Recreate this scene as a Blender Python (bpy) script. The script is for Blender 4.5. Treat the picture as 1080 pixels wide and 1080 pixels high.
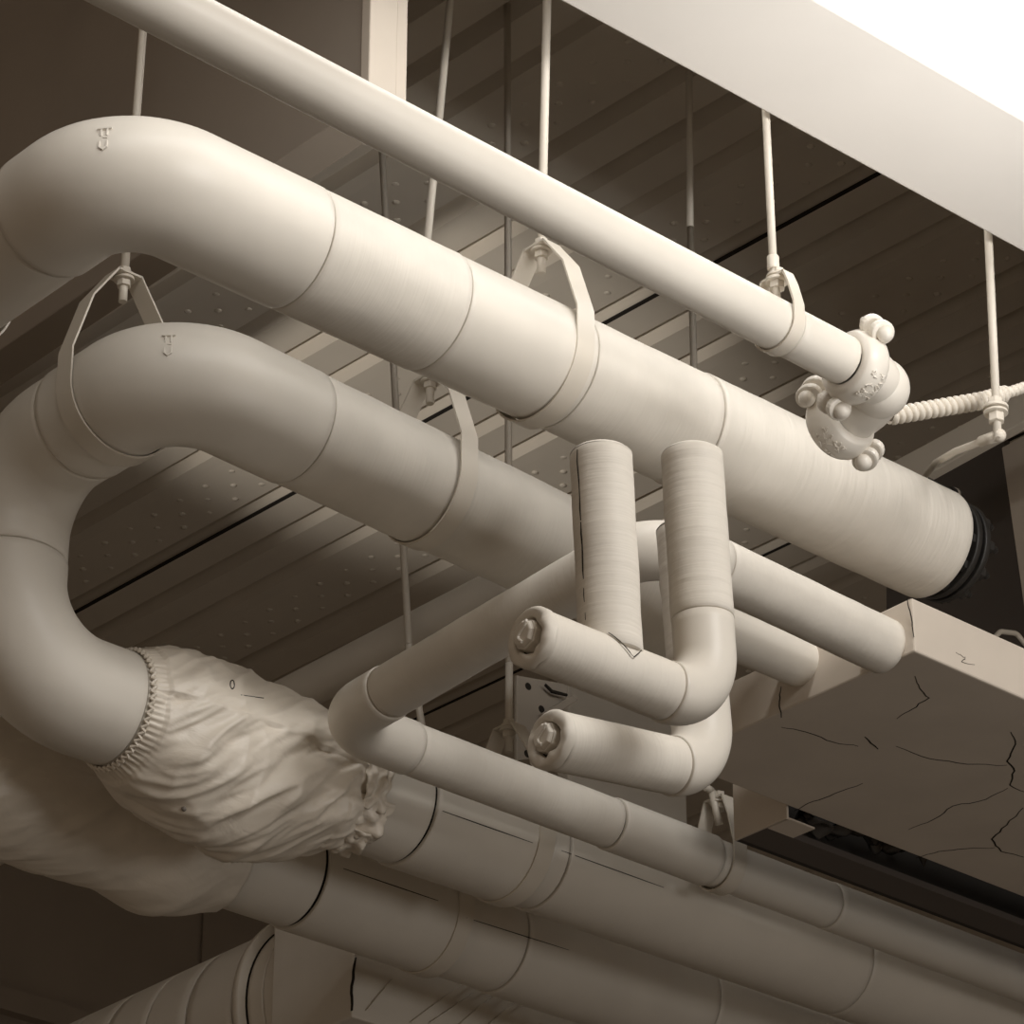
import bpy, bmesh, math, random
from mathutils import Vector, Matrix, noise
random.seed(7)
for o in list(bpy.data.objects): bpy.data.objects.remove(o)
sc = bpy.context.scene
COL = sc.collection
PI = math.pi

# ------------------------------------------------------------------ camera
# world: +X runs with the long pipes to the right and away, +Y with the cross runs to the left and away, Z up
F = 3834.0
PITCH = math.atan2(2100, F)
AZ = math.atan2(4910, 4371)
CAM = Vector((0, 0, 1.6))
FWH = Vector((math.cos(AZ), math.sin(AZ), 0))
RT = Vector((math.sin(AZ), -math.cos(AZ), 0))
FW = FWH*math.cos(PITCH) + Vector((0, 0, 1))*math.sin(PITCH)
UP = -FWH*math.sin(PITCH) + Vector((0, 0, 1))*math.cos(PITCH)
cd = bpy.data.cameras.new('camera'); cam = bpy.data.objects.new('camera', cd); COL.objects.link(cam)
cam.matrix_world = Matrix(((RT.x, UP.x, -FW.x, CAM.x), (RT.y, UP.y, -FW.y, CAM.y), (RT.z, UP.z, -FW.z, CAM.z), (0, 0, 0, 1)))
cd.sensor_width = 36; cd.lens = 36*F/1080; cd.clip_end = 200
sc.camera = cam

# ------------------------------------------------------------------ light and exposure
w = bpy.data.worlds.new('world'); sc.world = w; w.use_nodes = True
w.node_tree.nodes['Background'].inputs[0].default_value = (1.0, .79, .60, 1)
w.node_tree.nodes['Background'].inputs[1].default_value = .185
def area(name, loc, target, sx, sy, power, col=(1, .98, .95)):
    l = bpy.data.lights.new(name, 'AREA'); l.shape = 'RECTANGLE'; l.size = sx; l.size_y = sy; l.energy = power; l.color = col
    o = bpy.data.objects.new(name, l); COL.objects.link(o); o.location = loc
    o.rotation_euler = (Vector(target)-Vector(loc)).to_track_quat('-Z', 'Y').to_euler()
    return o
area('floodlight', (6.6, 1.5, 4.05), (5.4, 5.4, 6.3), .9, .9, 28)
area('hall_light', (4.7, .8, 7.0), (4.6, 5.4, 6.2), 1.8, 1.6, 132)
area('strip_light', (4.45, 5.0, 7.0), (4.45, 5.5, 6.2), 3.3, .2, 18)
ul = area('uplight', (5.2, 2.6, 4.85), (5.2, 2.6+math.cos(math.radians(47)), 4.85+math.sin(math.radians(47))), 2.2, .12, 13)
ul.data.spread = math.radians(56)
sp = bpy.data.lights.new('work_light', 'SPOT'); sp.energy = 850; sp.spot_size = math.radians(19); sp.spot_blend = .6; sp.shadow_soft_size = .08; sp.color = (1, .95, .88)
so = bpy.data.objects.new('work_light', sp); COL.objects.link(so); so.location = (1.2, 8.2, 3.9)
so.rotation_euler = (Vector((7.2, 8.9, 8.5))-so.location).to_track_quat('-Z', 'Y').to_euler()
vs = sc.view_settings
vs.view_transform = 'Standard'; vs.look = 'None'; vs.gamma = 1; vs.use_curve_mapping = False; vs.exposure = 0.1

# ------------------------------------------------------------------ helpers
def P(u, v, **k):
    """point of the place seen at a picture position, on the plane x=, y= or z="""
    r = RT*((u-540)/F) + UP*((540-v)/F) + FW
    (n, val), = k.items(); i = 'xyz'.index(n)
    return CAM + r*((val-CAM[i])/r[i])

def nodes(name, rgb, rough=.5, spec=.4, metal=0):
    m = bpy.data.materials.new(name); m.use_nodes = True
    b = m.node_tree.nodes['Principled BSDF']
    b.inputs['Base Color'].default_value = (*rgb, 1); b.inputs['Roughness'].default_value = rough
    b.inputs['Specular IOR Level'].default_value = spec; b.inputs['Metallic'].default_value = metal
    return m, m.node_tree, b
def mottled(nt, b, rgb, amt=.06, scale=6):
    t = nt.nodes.new('ShaderNodeTexCoord'); n = nt.nodes.new('ShaderNodeTexNoise'); n.inputs['Scale'].default_value = scale; n.inputs['Detail'].default_value = 5
    r = nt.nodes.new('ShaderNodeValToRGB')
    r.color_ramp.elements[0].color = (*[c*(1-amt) for c in rgb], 1); r.color_ramp.elements[1].color = (*[min(1, c*(1+amt)) for c in rgb], 1)
    r.color_ramp.elements[0].position = .35; r.color_ramp.elements[1].position = .65
    nt.links.new(t.outputs['Object'], n.inputs['Vector']); nt.links.new(n.outputs['Fac'], r.inputs['Fac']); nt.links.new(r.outputs['Color'], b.inputs['Base Color'])
    return t
def bump(nt, b, src, strength=.3, dist=.002, prev=None):
    bp = nt.nodes.new('ShaderNodeBump'); bp.inputs['Strength'].default_value = strength; bp.inputs['Distance'].default_value = dist
    nt.links.new(src, bp.inputs['Height'])
    if prev: nt.links.new(prev, bp.inputs['Normal'])
    nt.links.new(bp.outputs['Normal'], b.inputs['Normal']); return bp.outputs['Normal']

BEIGE = (.73, .682, .605)
def mk_paint():
    m, nt, b = nodes('smooth_paint', BEIGE, .42, .35); t = mottled(nt, b, BEIGE, .03, 5)
    n = nt.nodes.new('ShaderNodeTexNoise'); n.inputs['Scale'].default_value = 9; nt.links.new(t.outputs['Object'], n.inputs['Vector'])
    bump(nt, b, n.outputs['Fac'], .12, .01); return m
def mk_canvas(name='painted_canvas', ring=.5, ringscale=55):
    m, nt, b = nodes(name, BEIGE, .58, .3); t = mottled(nt, b, BEIGE, .04, 7)
    uv = nt.nodes.new('ShaderNodeUVMap')
    mp = nt.nodes.new('ShaderNodeMapping'); mp.inputs['Scale'].default_value = (ringscale, 3.5, 1); nt.links.new(uv.outputs['UV'], mp.inputs['Vector'])
    n = nt.nodes.new('ShaderNodeTexNoise'); n.inputs['Scale'].default_value = 1; n.inputs['Detail'].default_value = 3; nt.links.new(mp.outputs['Vector'], n.inputs['Vector'])
    p = bump(nt, b, n.outputs['Fac'], ring, .004)
    mp2 = nt.nodes.new('ShaderNodeMapping'); mp2.inputs['Scale'].default_value = (8, 8, 1); nt.links.new(uv.outputs['UV'], mp2.inputs['Vector'])
    n2 = nt.nodes.new('ShaderNodeTexNoise'); n2.inputs['Scale'].default_value = 1; n2.inputs['Detail'].default_value = 4; nt.links.new(mp2.outputs['Vector'], n2.inputs['Vector'])
    bump(nt, b, n2.outputs['Fac'], .2, .01, p); return m
PAINT = mk_paint(); CANVAS = mk_canvas(ring=.8, ringscale=45); WEAVE = mk_canvas('canvas_weave', .3, 90)
def mk_bag():
    m, nt, b = nodes('cloth_cover', (.76, .69, .59), .38, .5); t = mottled(nt, b, (.76, .69, .59), .05, 8)
    mp = nt.nodes.new('ShaderNodeMapping'); mp.inputs['Scale'].default_value = (6, 6, 14); mp.inputs['Rotation'].default_value = (.4, .5, .2); nt.links.new(t.outputs['Object'], mp.inputs['Vector'])
    n = nt.nodes.new('ShaderNodeTexNoise'); n.inputs['Scale'].default_value = 1.2; n.inputs['Detail'].default_value = 6; n.inputs['Distortion'].default_value = .8; nt.links.new(mp.outputs['Vector'], n.inputs['Vector'])
    bump(nt, b, n.outputs['Fac'], .30, .02); return m
BAG = mk_bag()
METAL = nodes('painted_metal', (.70, .64, .55), .4, .45)[0]
ROUGHM = nodes('dull_metal', (.42, .37, .31), .5, .4)[0]
GREYST = nodes('grey_steel', (.20, .175, .15), .45, .4)[0]
CORE = nodes('bare_insulation', (.035, .03, .025), .9, .1)[0]
BLACK = nodes('black_iron', (.02, .018, .016), .45, .5)[0]
DARKP = nodes('dark_steel_panel', (.10, .085, .075), .4, .5)[0]
FOIL = nodes('black_foil', (.05, .045, .04), .25, .8)[0]
PLASTER_C = (.60, .53, .45)
m_, nt_, b_ = nodes('duct_plaster', PLASTER_C, .7, .2); mottled(nt_, b_, PLASTER_C, .04, 4); PLASTER = m_
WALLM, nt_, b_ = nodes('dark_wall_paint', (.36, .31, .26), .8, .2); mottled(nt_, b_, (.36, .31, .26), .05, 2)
BOARD, nt_, b_ = nodes('white_beam_paint', (.78, .74, .69), .6, .3); t_ = mottled(nt_, b_, (.78, .74, .69), .015, 3)
FLOORM = nodes('concrete_floor', (.30, .27, .23), .8, .2)[0]
CAST, nt_, b_ = nodes('painted_cast_iron', (.78, .73, .65), .35, .5)

def tag(o, label=None, cat=None, group=None, kind=None):
    if label: o['label'] = label
    if cat: o['category'] = cat
    if group: o['group'] = group
    if kind: o['kind'] = kind
    return o
def thing(name, loc, label, cat, group=None):
    o = bpy.data.objects.new(name, None); o.empty_display_size = .05; COL.objects.link(o); o.location = loc
    return tag(o, label, cat, group)
class MB:
    """collects world-space verts and faces and links them as ONE mesh object"""
    def __init__(s): s.v = []; s.f = []; s.uv = {}; s.flat = set()
    def add(s, vs, fs, uvs=None, flat=False):
        o = len(s.v); s.v += [Vector(q) for q in vs]
        for i, f in enumerate(fs):
            if uvs: s.uv[len(s.f)] = uvs[i]
            if flat: s.flat.add(len(s.f))
            s.f.append([k+o for k in f])
    def box(s, lo, hi):
        x0, y0, z0 = lo; x1, y1, z1 = hi
        s.add([(x0,y0,z0),(x1,y0,z0),(x1,y1,z0),(x0,y1,z0),(x0,y0,z1),(x1,y0,z1),(x1,y1,z1),(x0,y1,z1)],
              [(0,3,2,1),(4,5,6,7),(0,1,5,4),(1,2,6,5),(2,3,7,6),(3,0,4,7)], flat=True)
    def prism(s, poly, d):
        """planar polygon (points) pushed by vector d"""
        n = len(poly); a = [Vector(q) for q in poly]; b = [q+Vector(d) for q in a]
        s.add(a+b, [tuple(range(n))[::-1], tuple(range(n, 2*n))]+[(i, (i+1) % n, n+(i+1) % n, n+i) for i in range(n)], flat=True)
    def cyl(s, a, b, r, n=20, r2=None, flatcaps=True):
        a = Vector(a); b = Vector(b); r2 = r if r2 is None else r2
        z = (b-a).normalized(); x = z.orthogonal().normalized(); y = z.cross(x)
        o = len(s.v)
        for c, q in ((a, r), (b, r2)):
            for i in range(n):
                t = 2*PI*i/n; s.v.append(c+(x*math.cos(t)+y*math.sin(t))*q)
        for i in range(n):
            s.f.append([o+i, o+(i+1) % n, o+n+(i+1) % n, o+n+i])
            if n <= 8: s.flat.add(len(s.f)-1)
        for st, rev in ((o, True), (o+n, False)):
            c = list(range(st, st+n)); s.flat.add(len(s.f)); s.f.append(c[::-1] if rev else c)
    def lathe(s, a, axis, prof, n=40, ref=None):
        """prof: list of (distance along axis, radius)"""
        a = Vector(a); z = Vector(axis).normalized(); x = (Vector(ref) if ref else z.orthogonal()).normalized(); y = z.cross(x)
        o = len(s.v)
        for d, r in prof:
            for i in range(n):
                t = 2*PI*i/n; s.v.append(a+z*d+(x*math.cos(t)+y*math.sin(t))*r)
        for k in range(len(prof)-1):
            for i in range(n): s.f.append([o+k*n+i, o+k*n+(i+1) % n, o+(k+1)*n+(i+1) % n, o+(k+1)*n+i])
    def sphere(s, c, r, sx=1, sy=1, sz=1, n=20, m=12, rot=None):
        o = len(s.v); R = rot or Matrix.Identity(3)
        for j in range(m+1):
            p = PI*j/m
            for i in range(n):
                t = 2*PI*i/n; s.v.append(Vector(c)+R @ Vector((r*sx*math.sin(p)*math.cos(t), r*sy*math.sin(p)*math.sin(t), r*sz*math.cos(p))))
        for j in range(m):
            for i in range(n): s.f.append([o+j*n+i, o+(j+1)*n+i, o+(j+1)*n+(i+1) % n, o+j*n+(i+1) % n])
    def build(s, name, mat, parent=None, bevel=0, merge=True, solid=0, sharp=0):
        me = bpy.data.meshes.new(name); off = parent_world(parent) if parent else Vector((0, 0, 0))
        if not parent:
            off = sum(s.v, Vector())/len(s.v)
        me.from_pydata([v-off for v in s.v], [], s.f); me.materials.append(mat)
        for i, p in enumerate(me.polygons): p.use_smooth = i not in s.flat
        if s.uv:
            L = me.uv_layers.new(name='UVMap')
            for i, p in enumerate(me.polygons):
                if i in s.uv:
                    for k, li in enumerate(p.loop_indices): L.data[li].uv = s.uv[i][k]
        bm = bmesh.new(); bm.from_mesh(me)
        if merge: bmesh.ops.remove_doubles(bm, verts=bm.verts, dist=1e-5)
        bmesh.ops.recalc_face_normals(bm, faces=bm.faces); bm.to_mesh(me); bm.free()
        if sharp:
            for p in me.polygons: p.use_smooth = True
            me.set_sharp_from_angle(angle=sharp)
        o = bpy.data.objects.new(name, me); COL.objects.link(o)
        if parent: o.parent = parent; WORLD[o.name] = off
        else: o.location = off; WORLD[o.name] = off
        if solid:
            sm = o.modifiers.new('solid', 'SOLIDIFY'); sm.thickness = solid; sm.offset = 0
        if bevel:
            b = o.modifiers.new('bevel', 'BEVEL'); b.width = bevel; b.segments = 2; b.limit_method = 'ANGLE'; b.angle_limit = .7
        return o
WORLD = {}
def parent_world(p): return WORLD.get(p.name, p.location)

def path(corners, bend, step=.02):
    """polyline with rounded corners -> list of (s, point, tangent)"""
    c = [Vector(q) for q in corners]; pts = []; bends = bend if isinstance(bend, (list, tuple)) else [bend]*len(c)
    def seg(a, b):
        n = max(1, int((b-a).length/step)); return [a.lerp(b, i/n) for i in range(n+1)]
    prev = c[0]
    for i in range(1, len(c)-1):
        d1 = (c[i]-c[i-1]).normalized(); d2 = (c[i+1]-c[i]).normalized(); ang = d1.angle(d2); R = bends[i]
        tl = R*math.tan(ang/2); a = c[i]-d1*tl
        pts += seg(prev, a)[:-1]
        nrm = (d2-d1*d1.dot(d2)).normalized(); cen = a+nrm*R; n = 20
        for k in range(n): t = ang*k/n; pts.append(cen-nrm*R*math.cos(t)+d1*R*math.sin(t))
        prev = c[i]+d2*tl
    pts += seg(prev, c[-1]); out = []; s = 0
    for i, p in enumerate(pts):
        if i: s += (p-pts[i-1]).length
        t = (pts[min(i+1, len(pts)-1)]-pts[max(i-1, 0)]).normalized(); out.append((s, p, t))
    return out
def at(pa, s):
    for i in range(len(pa)-1):
        if pa[i+1][0] >= s:
            a, b = pa[i], pa[i+1]; f = (s-a[0])/max(1e-9, b[0]-a[0]); return a[1].lerp(b[1], f), a[2].lerp(b[2], f).normalized()
    return pa[-1][1], pa[-1][2]
def s_near(pa, q):
    return min(pa, key=lambda e: (e[1]-Vector(q)).length)[0]
def s_px(pa, u, v):
    def pr(p):
        d = p-CAM; z = d.dot(FW); return (540+F*d.dot(RT)/z-u)**2+(540-F*d.dot(UP)/z-v)**2
    b = min(range(len(pa)), key=lambda i: pr(pa[i][1])); best = pa[b][0]; bv = 1e18
    lo = pa[max(0, b-1)][0]; hi = pa[min(len(pa)-1, b+1)][0]
    for k in range(21):
        s = lo+(hi-lo)*k/20; q = pr(at(pa, s)[0])
        if q < bv: bv = q; best = s
    return best
def sweep(mb, pa, s0, s1, r, n=64, lip=.012, wob=0, capped=False):
    ss = [s0]+[e[0] for e in pa if s0+.004 < e[0] < s1-.004]+[s1]
    rings = []; t0 = at(pa, s0)[1]; x = Vector((0, 0, 1)) if abs(t0.z) < .9 else Vector((0, 1, 0))
    x = (x-t0*x.dot(t0)).normalized()
    prof = [(ss[0], r-lip), (ss[0], r-.002), (ss[0]+.0015, r)]+[(s, r) for s in ss[1:-1]]+[(ss[-1]-.0015, r), (ss[-1], r-.002), (ss[-1], r-lip)]
    o = len(mb.v); pt = t0
    for s, rr in prof:
        c, t = at(pa, s); q = pt.rotation_difference(t); x = q @ x; x = (x-t*x.dot(t)).normalized(); y = t.cross(x); pt = t
        for i in range(n):
            a = 2*PI*i/n; d = x*math.cos(a)+y*math.sin(a); p = c+d*rr
            if wob: p = p+d*wob*(noise.noise(p*9)+.5*noise.noise(p*23))
            mb.v.append(p)
    for k in range(len(prof)-1):
        for i in range(n):
            j = (i+1) % n
            mb.uv[len(mb.f)] = [(prof[k][0], i/n*2*PI*r), (prof[k][0], (i+1)/n*2*PI*r), (prof[k+1][0], (i+1)/n*2*PI*r), (prof[k+1][0], i/n*2*PI*r)]
            mb.f.append([o+k*n+i, o+k*n+j, o+(k+1)*n+j, o+(k+1)*n+i])
    if capped:
        for k, rev in ((0, True), (len(prof)-1, False)):
            c = [o+k*n+i for i in range(n)]; mb.f.append(c[::-1] if rev else c)
def section(root, name, pa, s0, s1, r, mat, wob=0, label=None, lip=.012, n=64):
    mb = MB(); sweep(mb, pa, s0, s1, r, n=n, wob=wob, lip=lip); o = mb.build(name, mat, root)
    if label: o['label'] = label
    return o
def ribbon(mb, pts, n, w, h=.0006):
    """thin raised line along pts on a surface with normal n"""
    n = Vector(n).normalized(); pts = [Vector(q) for q in pts]; k = len(pts); o = len(mb.v)
    for i, p in enumerate(pts):
        d = (pts[min(i+1, k-1)]-pts[max(i-1, 0)]).normalized(); s = d.cross(n).normalized()
        ww = w*(.35+.65*math.sin(PI*(i+.6)/(k+.2)))
        mb.v += [p-s*ww-n*h, p+s*ww-n*h, p+s*ww*.7+n*h, p-s*ww*.7+n*h]
    for i in range(k-1):
        for j in range(4): mb.f.append([o+i*4+j, o+i*4+(j+1) % 4, o+i*4+4+(j+1) % 4, o+i*4+4+j]); mb.flat.add(len(mb.f)-1)
    mb.f.append([o, o+1, o+2, o+3]); mb.f.append([o+4*k-4, o+4*k-3, o+4*k-2, o+4*k-1])
def jagged(pts, amp=.004, sub=5):
    out = []
    for a, b in zip(pts, pts[1:]):
        for k in range(sub):
            q = a.lerp(b, k/sub)
            if k: q = q+Vector((random.uniform(-amp, amp), random.uniform(-amp, amp), random.uniform(-amp, amp)))
            out.append(q)
    return out+[pts[-1]]

# ------------------------------------------------------------------ large structure
ZD = 8.5
def structure(name, mb, mat):
    o = mb.build(name, mat); o['kind'] = 'structure'; return o
def mk_deckmat():
    base = (.70, .63, .53)
    m, nt, b = nodes('painted_steel_deck', base, .5, .4)
    N = nt.nodes.new; L = nt.links.new
    uv = N('ShaderNodeUVMap'); sep = N('ShaderNodeSeparateXYZ'); L(uv.outputs['UV'], sep.inputs[0])
    def M(op, a, bv=None):
        q = N('ShaderNodeMath'); q.operation = op
        for i, k in enumerate((a, bv)):
            if k is None: continue
            if isinstance(k, (int, float)): q.inputs[i].default_value = k
            else: L(k, q.inputs[i])
        return q.outputs[0]
    def cell(x, y, sx, sy, off, rad):
        a = M('SUBTRACT', M('FRACT', M('ADD', M('DIVIDE', x, sx), off)), .5); c = M('SUBTRACT', M('FRACT', M('ADD', M('DIVIDE', y, sy), off*1.7)), .5)
        d = M('SQRT', M('ADD', M('POWER', M('MULTIPLY', a, sx), 2), M('POWER', M('MULTIPLY', c, sy), 2)))
        return M('MULTIPLY', M('LESS_THAN', d, rad), 1)
    dots = M('MAXIMUM', cell(sep.outputs[0], sep.outputs[1], .085, .16, 0, .011), cell(sep.outputs[0], sep.outputs[1], .085, .16, .5, .011))
    band = M('LESS_THAN', M('ABSOLUTE', sep.outputs[0]), .12)
    f = M('MULTIPLY', dots, band)
    n = N('ShaderNodeTexNoise'); n.inputs['Scale'].default_value = 3; n.inputs['Detail'].default_value = 4; L(uv.outputs['UV'], n.inputs['Vector'])
    r = N('ShaderNodeValToRGB'); r.color_ramp.elements[0].color = (*[c*.9 for c in base], 1); r.color_ramp.elements[1].color = (*[c*1.08 for c in base], 1); L(n.outputs['Fac'], r.inputs['Fac'])
    L(r.outputs['Color'], b.inputs['Base Color'])
    return m
def deck():
    t = math.radians(91.57); d = Vector((math.cos(t), math.sin(t), 0)); n = Vector((math.sin(t), -math.cos(t), 0))
    mb = MB(); per = .86; c0 = 6.83
    one = [(-.14, 0), (.13, 0), (.15, .07), (.19, .07), (.215, 0), (.36, 0), (.38, .07), (.42, .07), (.445, 0), (.58, 0), (.60, .05), (.64, .05), (.66, 0)]
    prof = []
    for k in range(-10, 16):
        for x, z in one: prof.append((c0+per*k+x, z, x))
        if k % 2 == 1: pass
    y0, y1 = 1.0, 13.0
    for (a, za, xa), (b2, zb, xb) in zip(prof, prof[1:]):
        if xb < xa: xb = xa + (b2-a)
        v = [n*a+d*y0+Vector((0, 0, ZD+za)), n*b2+d*y0+Vector((0, 0, ZD+zb)), n*b2+d*y1+Vector((0, 0, ZD+zb)), n*a+d*y1+Vector((0, 0, ZD+za))]
        mb.add(v, [(0, 1, 2, 3)], [[(xa, y0), (xb, y0), (xb, y1), (xa, y1)]], flat=True)
    for k in range(-2, 5):
        for rr, xo in enumerate((-.075, 0, .075)):
            for q in range(46):
                yy = 5.2+q*.16+(.08 if rr == 1 else 0); c = n*(c0+per*k+xo)+d*yy+Vector((0, 0, ZD)); o = len(mb.v); dn = -.007 if (q+rr) % 2 else -.003; r_ = .014
                for hh, rad_ in ((.001, r_), (dn*.75, r_*.7), (dn, r_*.2)):
                    for e in range(8): mb.v.append(c+Vector((math.cos(e*PI/4)*rad_, math.sin(e*PI/4)*rad_, hh)))
                for l_ in range(2):
                    for e in range(8): mb.f.append([o+l_*8+e, o+l_*8+(e+1) % 8, o+l_*8+8+(e+1) % 8, o+l_*8+8+e])
                mb.f.append([o+16+e for e in range(8)])
    o = mb.build('ceiling', mk_deckmat(), solid=.004); o['kind'] = 'structure'
    # slab the deck carries
    s = MB(); s.box((-3, -1, ZD+.07), (21, 12.7, ZD+.25)); structure('ceiling_slab', s, FLOORM)
    j = MB()
    for k, wd in ((1, .008), (3, .005)):
        a = c0+per*k+.212
        j.prism([n*(a-wd)+d*y0+Vector((0,0,ZD-.003)), n*(a+wd)+d*y0+Vector((0,0,ZD-.003)), n*(a+wd)+d*y1+Vector((0,0,ZD-.003)), n*(a-wd)+d*y1+Vector((0,0,ZD-.003))], (0, 0, .006))
    jo = structure('trim_1', j, CORE)
deck()
f = MB(); f.box((-3, -3, -.1), (21, 12.5, 0)); structure('floor', f, FLOORM)
wy = 12.3; jx = P(212, 980, y=wy).x
f = MB(); f.box((-3, wy, 0), (jx-.012, wy+.2, ZD+.07)); f.box((jx+.012, wy, 0), (21, wy+.2, ZD+.07)); f.box((jx-.02, wy+.015, 0), (jx+.02, wy+.2, ZD+.07))
structure('wall_back', f, WALLM)
f = MB(); f.box((20.8, -3, 0), (21, 12.5, ZD)); structure('wall_right', f, WALLM)
# rail along the back wall
q = P(0, 1052, y=wy-.05)
f = MB(); f.box((q.x-4, wy-.06, q.z-.05), (q.x+6, wy, q.z+.05)); structure('trim_2', f, WALLM)

# white boxed beam, upper right
mb = MB(); mb.box((2.0, 4.455, 6.5), (14, 4.835, ZD-.012))
o = mb.build('boxed_beam', BOARD, bevel=.006); tag(o, 'broad white boxed beam running diagonally across the upper right corner', 'beam')
# bulkhead, upper left
bk = thing('bulkhead', (4.69, 5.75, 6.8), 'tall dark bulkhead panel with a pale end, top left behind the slim pipe', 'bulkhead')
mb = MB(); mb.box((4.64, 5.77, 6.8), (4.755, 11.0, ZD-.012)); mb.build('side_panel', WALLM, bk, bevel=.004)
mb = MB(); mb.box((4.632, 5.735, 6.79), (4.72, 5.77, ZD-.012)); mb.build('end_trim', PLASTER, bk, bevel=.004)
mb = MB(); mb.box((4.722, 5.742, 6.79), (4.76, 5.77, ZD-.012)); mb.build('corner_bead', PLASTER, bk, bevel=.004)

# ------------------------------------------------------------------ pipes
def pipe_thing(name, loc, label, cat='pipe', group=None): return thing(name, loc, label, cat, group)
GAP = .0022
def run(root, pa, cuts, r, s_start=0, s_end=None, n=64, core=True):
    """cuts: list of (s at which the part starts, part name, radius change, material)"""
    s_end = s_end if s_end is not None else pa[-1][0]
    if core:
        mb = MB(); sweep(mb, pa, s_start+.004, s_end-.004, r-.011, n=32, lip=.004, capped=True); mb.build('pipe_core', CORE, root)
    for i, c in enumerate(cuts):
        a = c[0]; b = cuts[i+1][0] if i+1 < len(cuts) else s_end
        g0 = c[4] if len(c) > 4 else GAP
        g1 = cuts[i+1][4] if i+1 < len(cuts) and len(cuts[i+1]) > 4 else GAP
        section(root, c[1], pa, a+g0, b-g1, r+c[2], c[3], n=n if r > .1 else 48, wob=.0012 if c[3] is not PAINT else 0)

# P1: upper big pipe: right end, along X to the elbow, then away, down and back along the lowest level
zP = 6.207
p1y, p1x, Ly, Mz = 5.668, 3.857, 7.50, 5.63
pa = path([(6.55, p1y, zP), (p1x, p1y-.01, zP), (p1x, Ly, zP), (p1x, Ly, Mz), (9.5, Ly, Mz)], [.1, .18, .235, .235, .1])
r1 = .150
t1 = pipe_thing('insulated_pipe', (6.55, p1y, zP), 'upper thick insulated pipe with a rounded elbow at far left and blunt end at right', 'pipe')
S = lambda u, v: s_px(pa, u, v)
sA = s_near(pa, (5.62, p1y, zP)); sB = s_near(pa, (5.16, p1y, zP)); sC = s_near(pa, P(443, 332, z=zP)); sD = s_near(pa, P(300, 270, z=zP)); sE = s_near(pa, P(58, 232, z=zP))
def lpx(u, v): return s_near(pa, P(u, v, y=Ly))
Lend = lpx(200, 880); L1 = lpx(310, 925); L2 = lpx(455, 980); L3 = lpx(520, 1005)
run(t1, pa, [(0, 'pipe_jacket', .004, CANVAS), (sA, 'pipe_jacket', 0, WEAVE), (sB-.03, 'pipe_sleeve', .001, PAINT), (sC, 'pipe_jacket', .003, WEAVE), (sD, 'elbow_cover', .0045, PAINT), (sE, 'pipe_jacket', -.001, PAINT),
             (s_near(pa, (p1x, Ly-.4, zP)), 'elbow_cover', .004, PAINT), (s_near(pa, (p1x+.4, Ly, Mz)), 'pipe_jacket', 0, PAINT), (L1, 'saddle_sleeve', .007, PAINT, .005), (L2, 'pipe_jacket', -.004, PAINT, .008), (L3+.02, 'saddle_sleeve', .001, PAINT), (s_near(pa, (7.4, Ly, Mz)), 'pipe_jacket', 0, PAINT)], r1)
# blunt end of the insulation
mb = MB(); mb.lathe((6.55, p1y, zP), (1, 0, 0), [(-.004, .145), (.002, .13), (.0, .085), (-.003, .06)]); mb.build('insulation_end', PLASTER, t1)
# raised letters on the elbow
def glyph(mb, strokes, o, ex, ey, n, sc_, w=.0022):
    for st in strokes: ribbon(mb, [o+ex*(x*sc_)+ey*(y*sc_) for x, y in st], n, w, .0012)
def elbow_mark(root, elb_px, pa_, r_, s_):
    c, t = at(pa_, s_); view = (CAM-c).normalized(); side = t.cross(Vector((0, 0, 1))).normalized()
    if side.dot(view) < 0: side = -side
    nrm = (side*math.cos(.12)+Vector((0, 0, 1))*math.sin(.12)).normalized()
    upv = (Vector((0, 0, 1))-nrm*nrm.z).normalized(); ex = upv.cross(nrm)
    mb = MB(); o = c+nrm*(r_+.0045)
    glyph(mb, [[(-.5, 1), (0, 1.02), (.5, 1)], [(-.2, .9), (-.2, .35)], [(.2, 1), (.2, .35)], [(-.25, -.1), (-.25, -.6), (0, -.8), (.25, -.6), (.25, -.1)], [(-.05, .2), (.25, .15)]], o, ex, upv, nrm, .034, .003)
    mb.build('embossed_mark', PAINT, root)
elbow_mark(t1, None, pa, r1, s_near(pa, (p1x+.06, p1y+.06, zP)))
pa1 = pa

# P2: second big pipe: stub at the duct, big insulation, two elbows down, then along X under everything (M)
p2y, vx, vy = 6.36, 4.474, 6.953
pa = path([(6.32, p2y+.03, zP), (4.474, p2y-.072, zP), (vx, vy, zP), (vx, vy, Mz), (9.5, vy, Mz)], [.1, .18, .215, .25, .1])
t2 = pipe_thing('insulated_pipe', (6.32, p2y, zP), 'second thick insulated pipe that turns down at left and runs back through the ruffled cover', 'pipe')
sA = s_near(pa, (5.345, p2y, zP)); sC = s_near(pa, P(310, 450, z=zP)); sF = s_near(pa, (vx, vy, 5.93))
sE = s_near(pa, (vx, 6.66, zP)); M0 = s_near(pa, P(122, 745, y=vy)); M1 = s_near(pa, P(425, 850, y=vy)); M2 = s_near(pa, P(545, 893, y=vy))
s5 = s_near(pa, (5.95, p2y, zP))
run(t2, pa, [(0, 'pipe_jacket', -.002, WEAVE), (s5, 'pipe_jacket', 0, WEAVE), (sA-.02, 'pipe_jacket', .002, WEAVE), (sC, 'elbow_cover', .0045, PAINT), (sE, 'elbow_cover', .001, PAINT), (sF, 'elbow_cover', .003, PAINT),
             (M0, 'pipe_jacket', 0, PAINT), (M1, 'saddle_sleeve', .007, PAINT, .004), (M2, 'pipe_jacket', -.004, PAINT, .007), (M2+.07, 'saddle_sleeve', .001, PAINT), (s_near(pa, (7.5, vy, Mz)), 'pipe_jacket', 0, PAINT)], r1)
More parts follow.
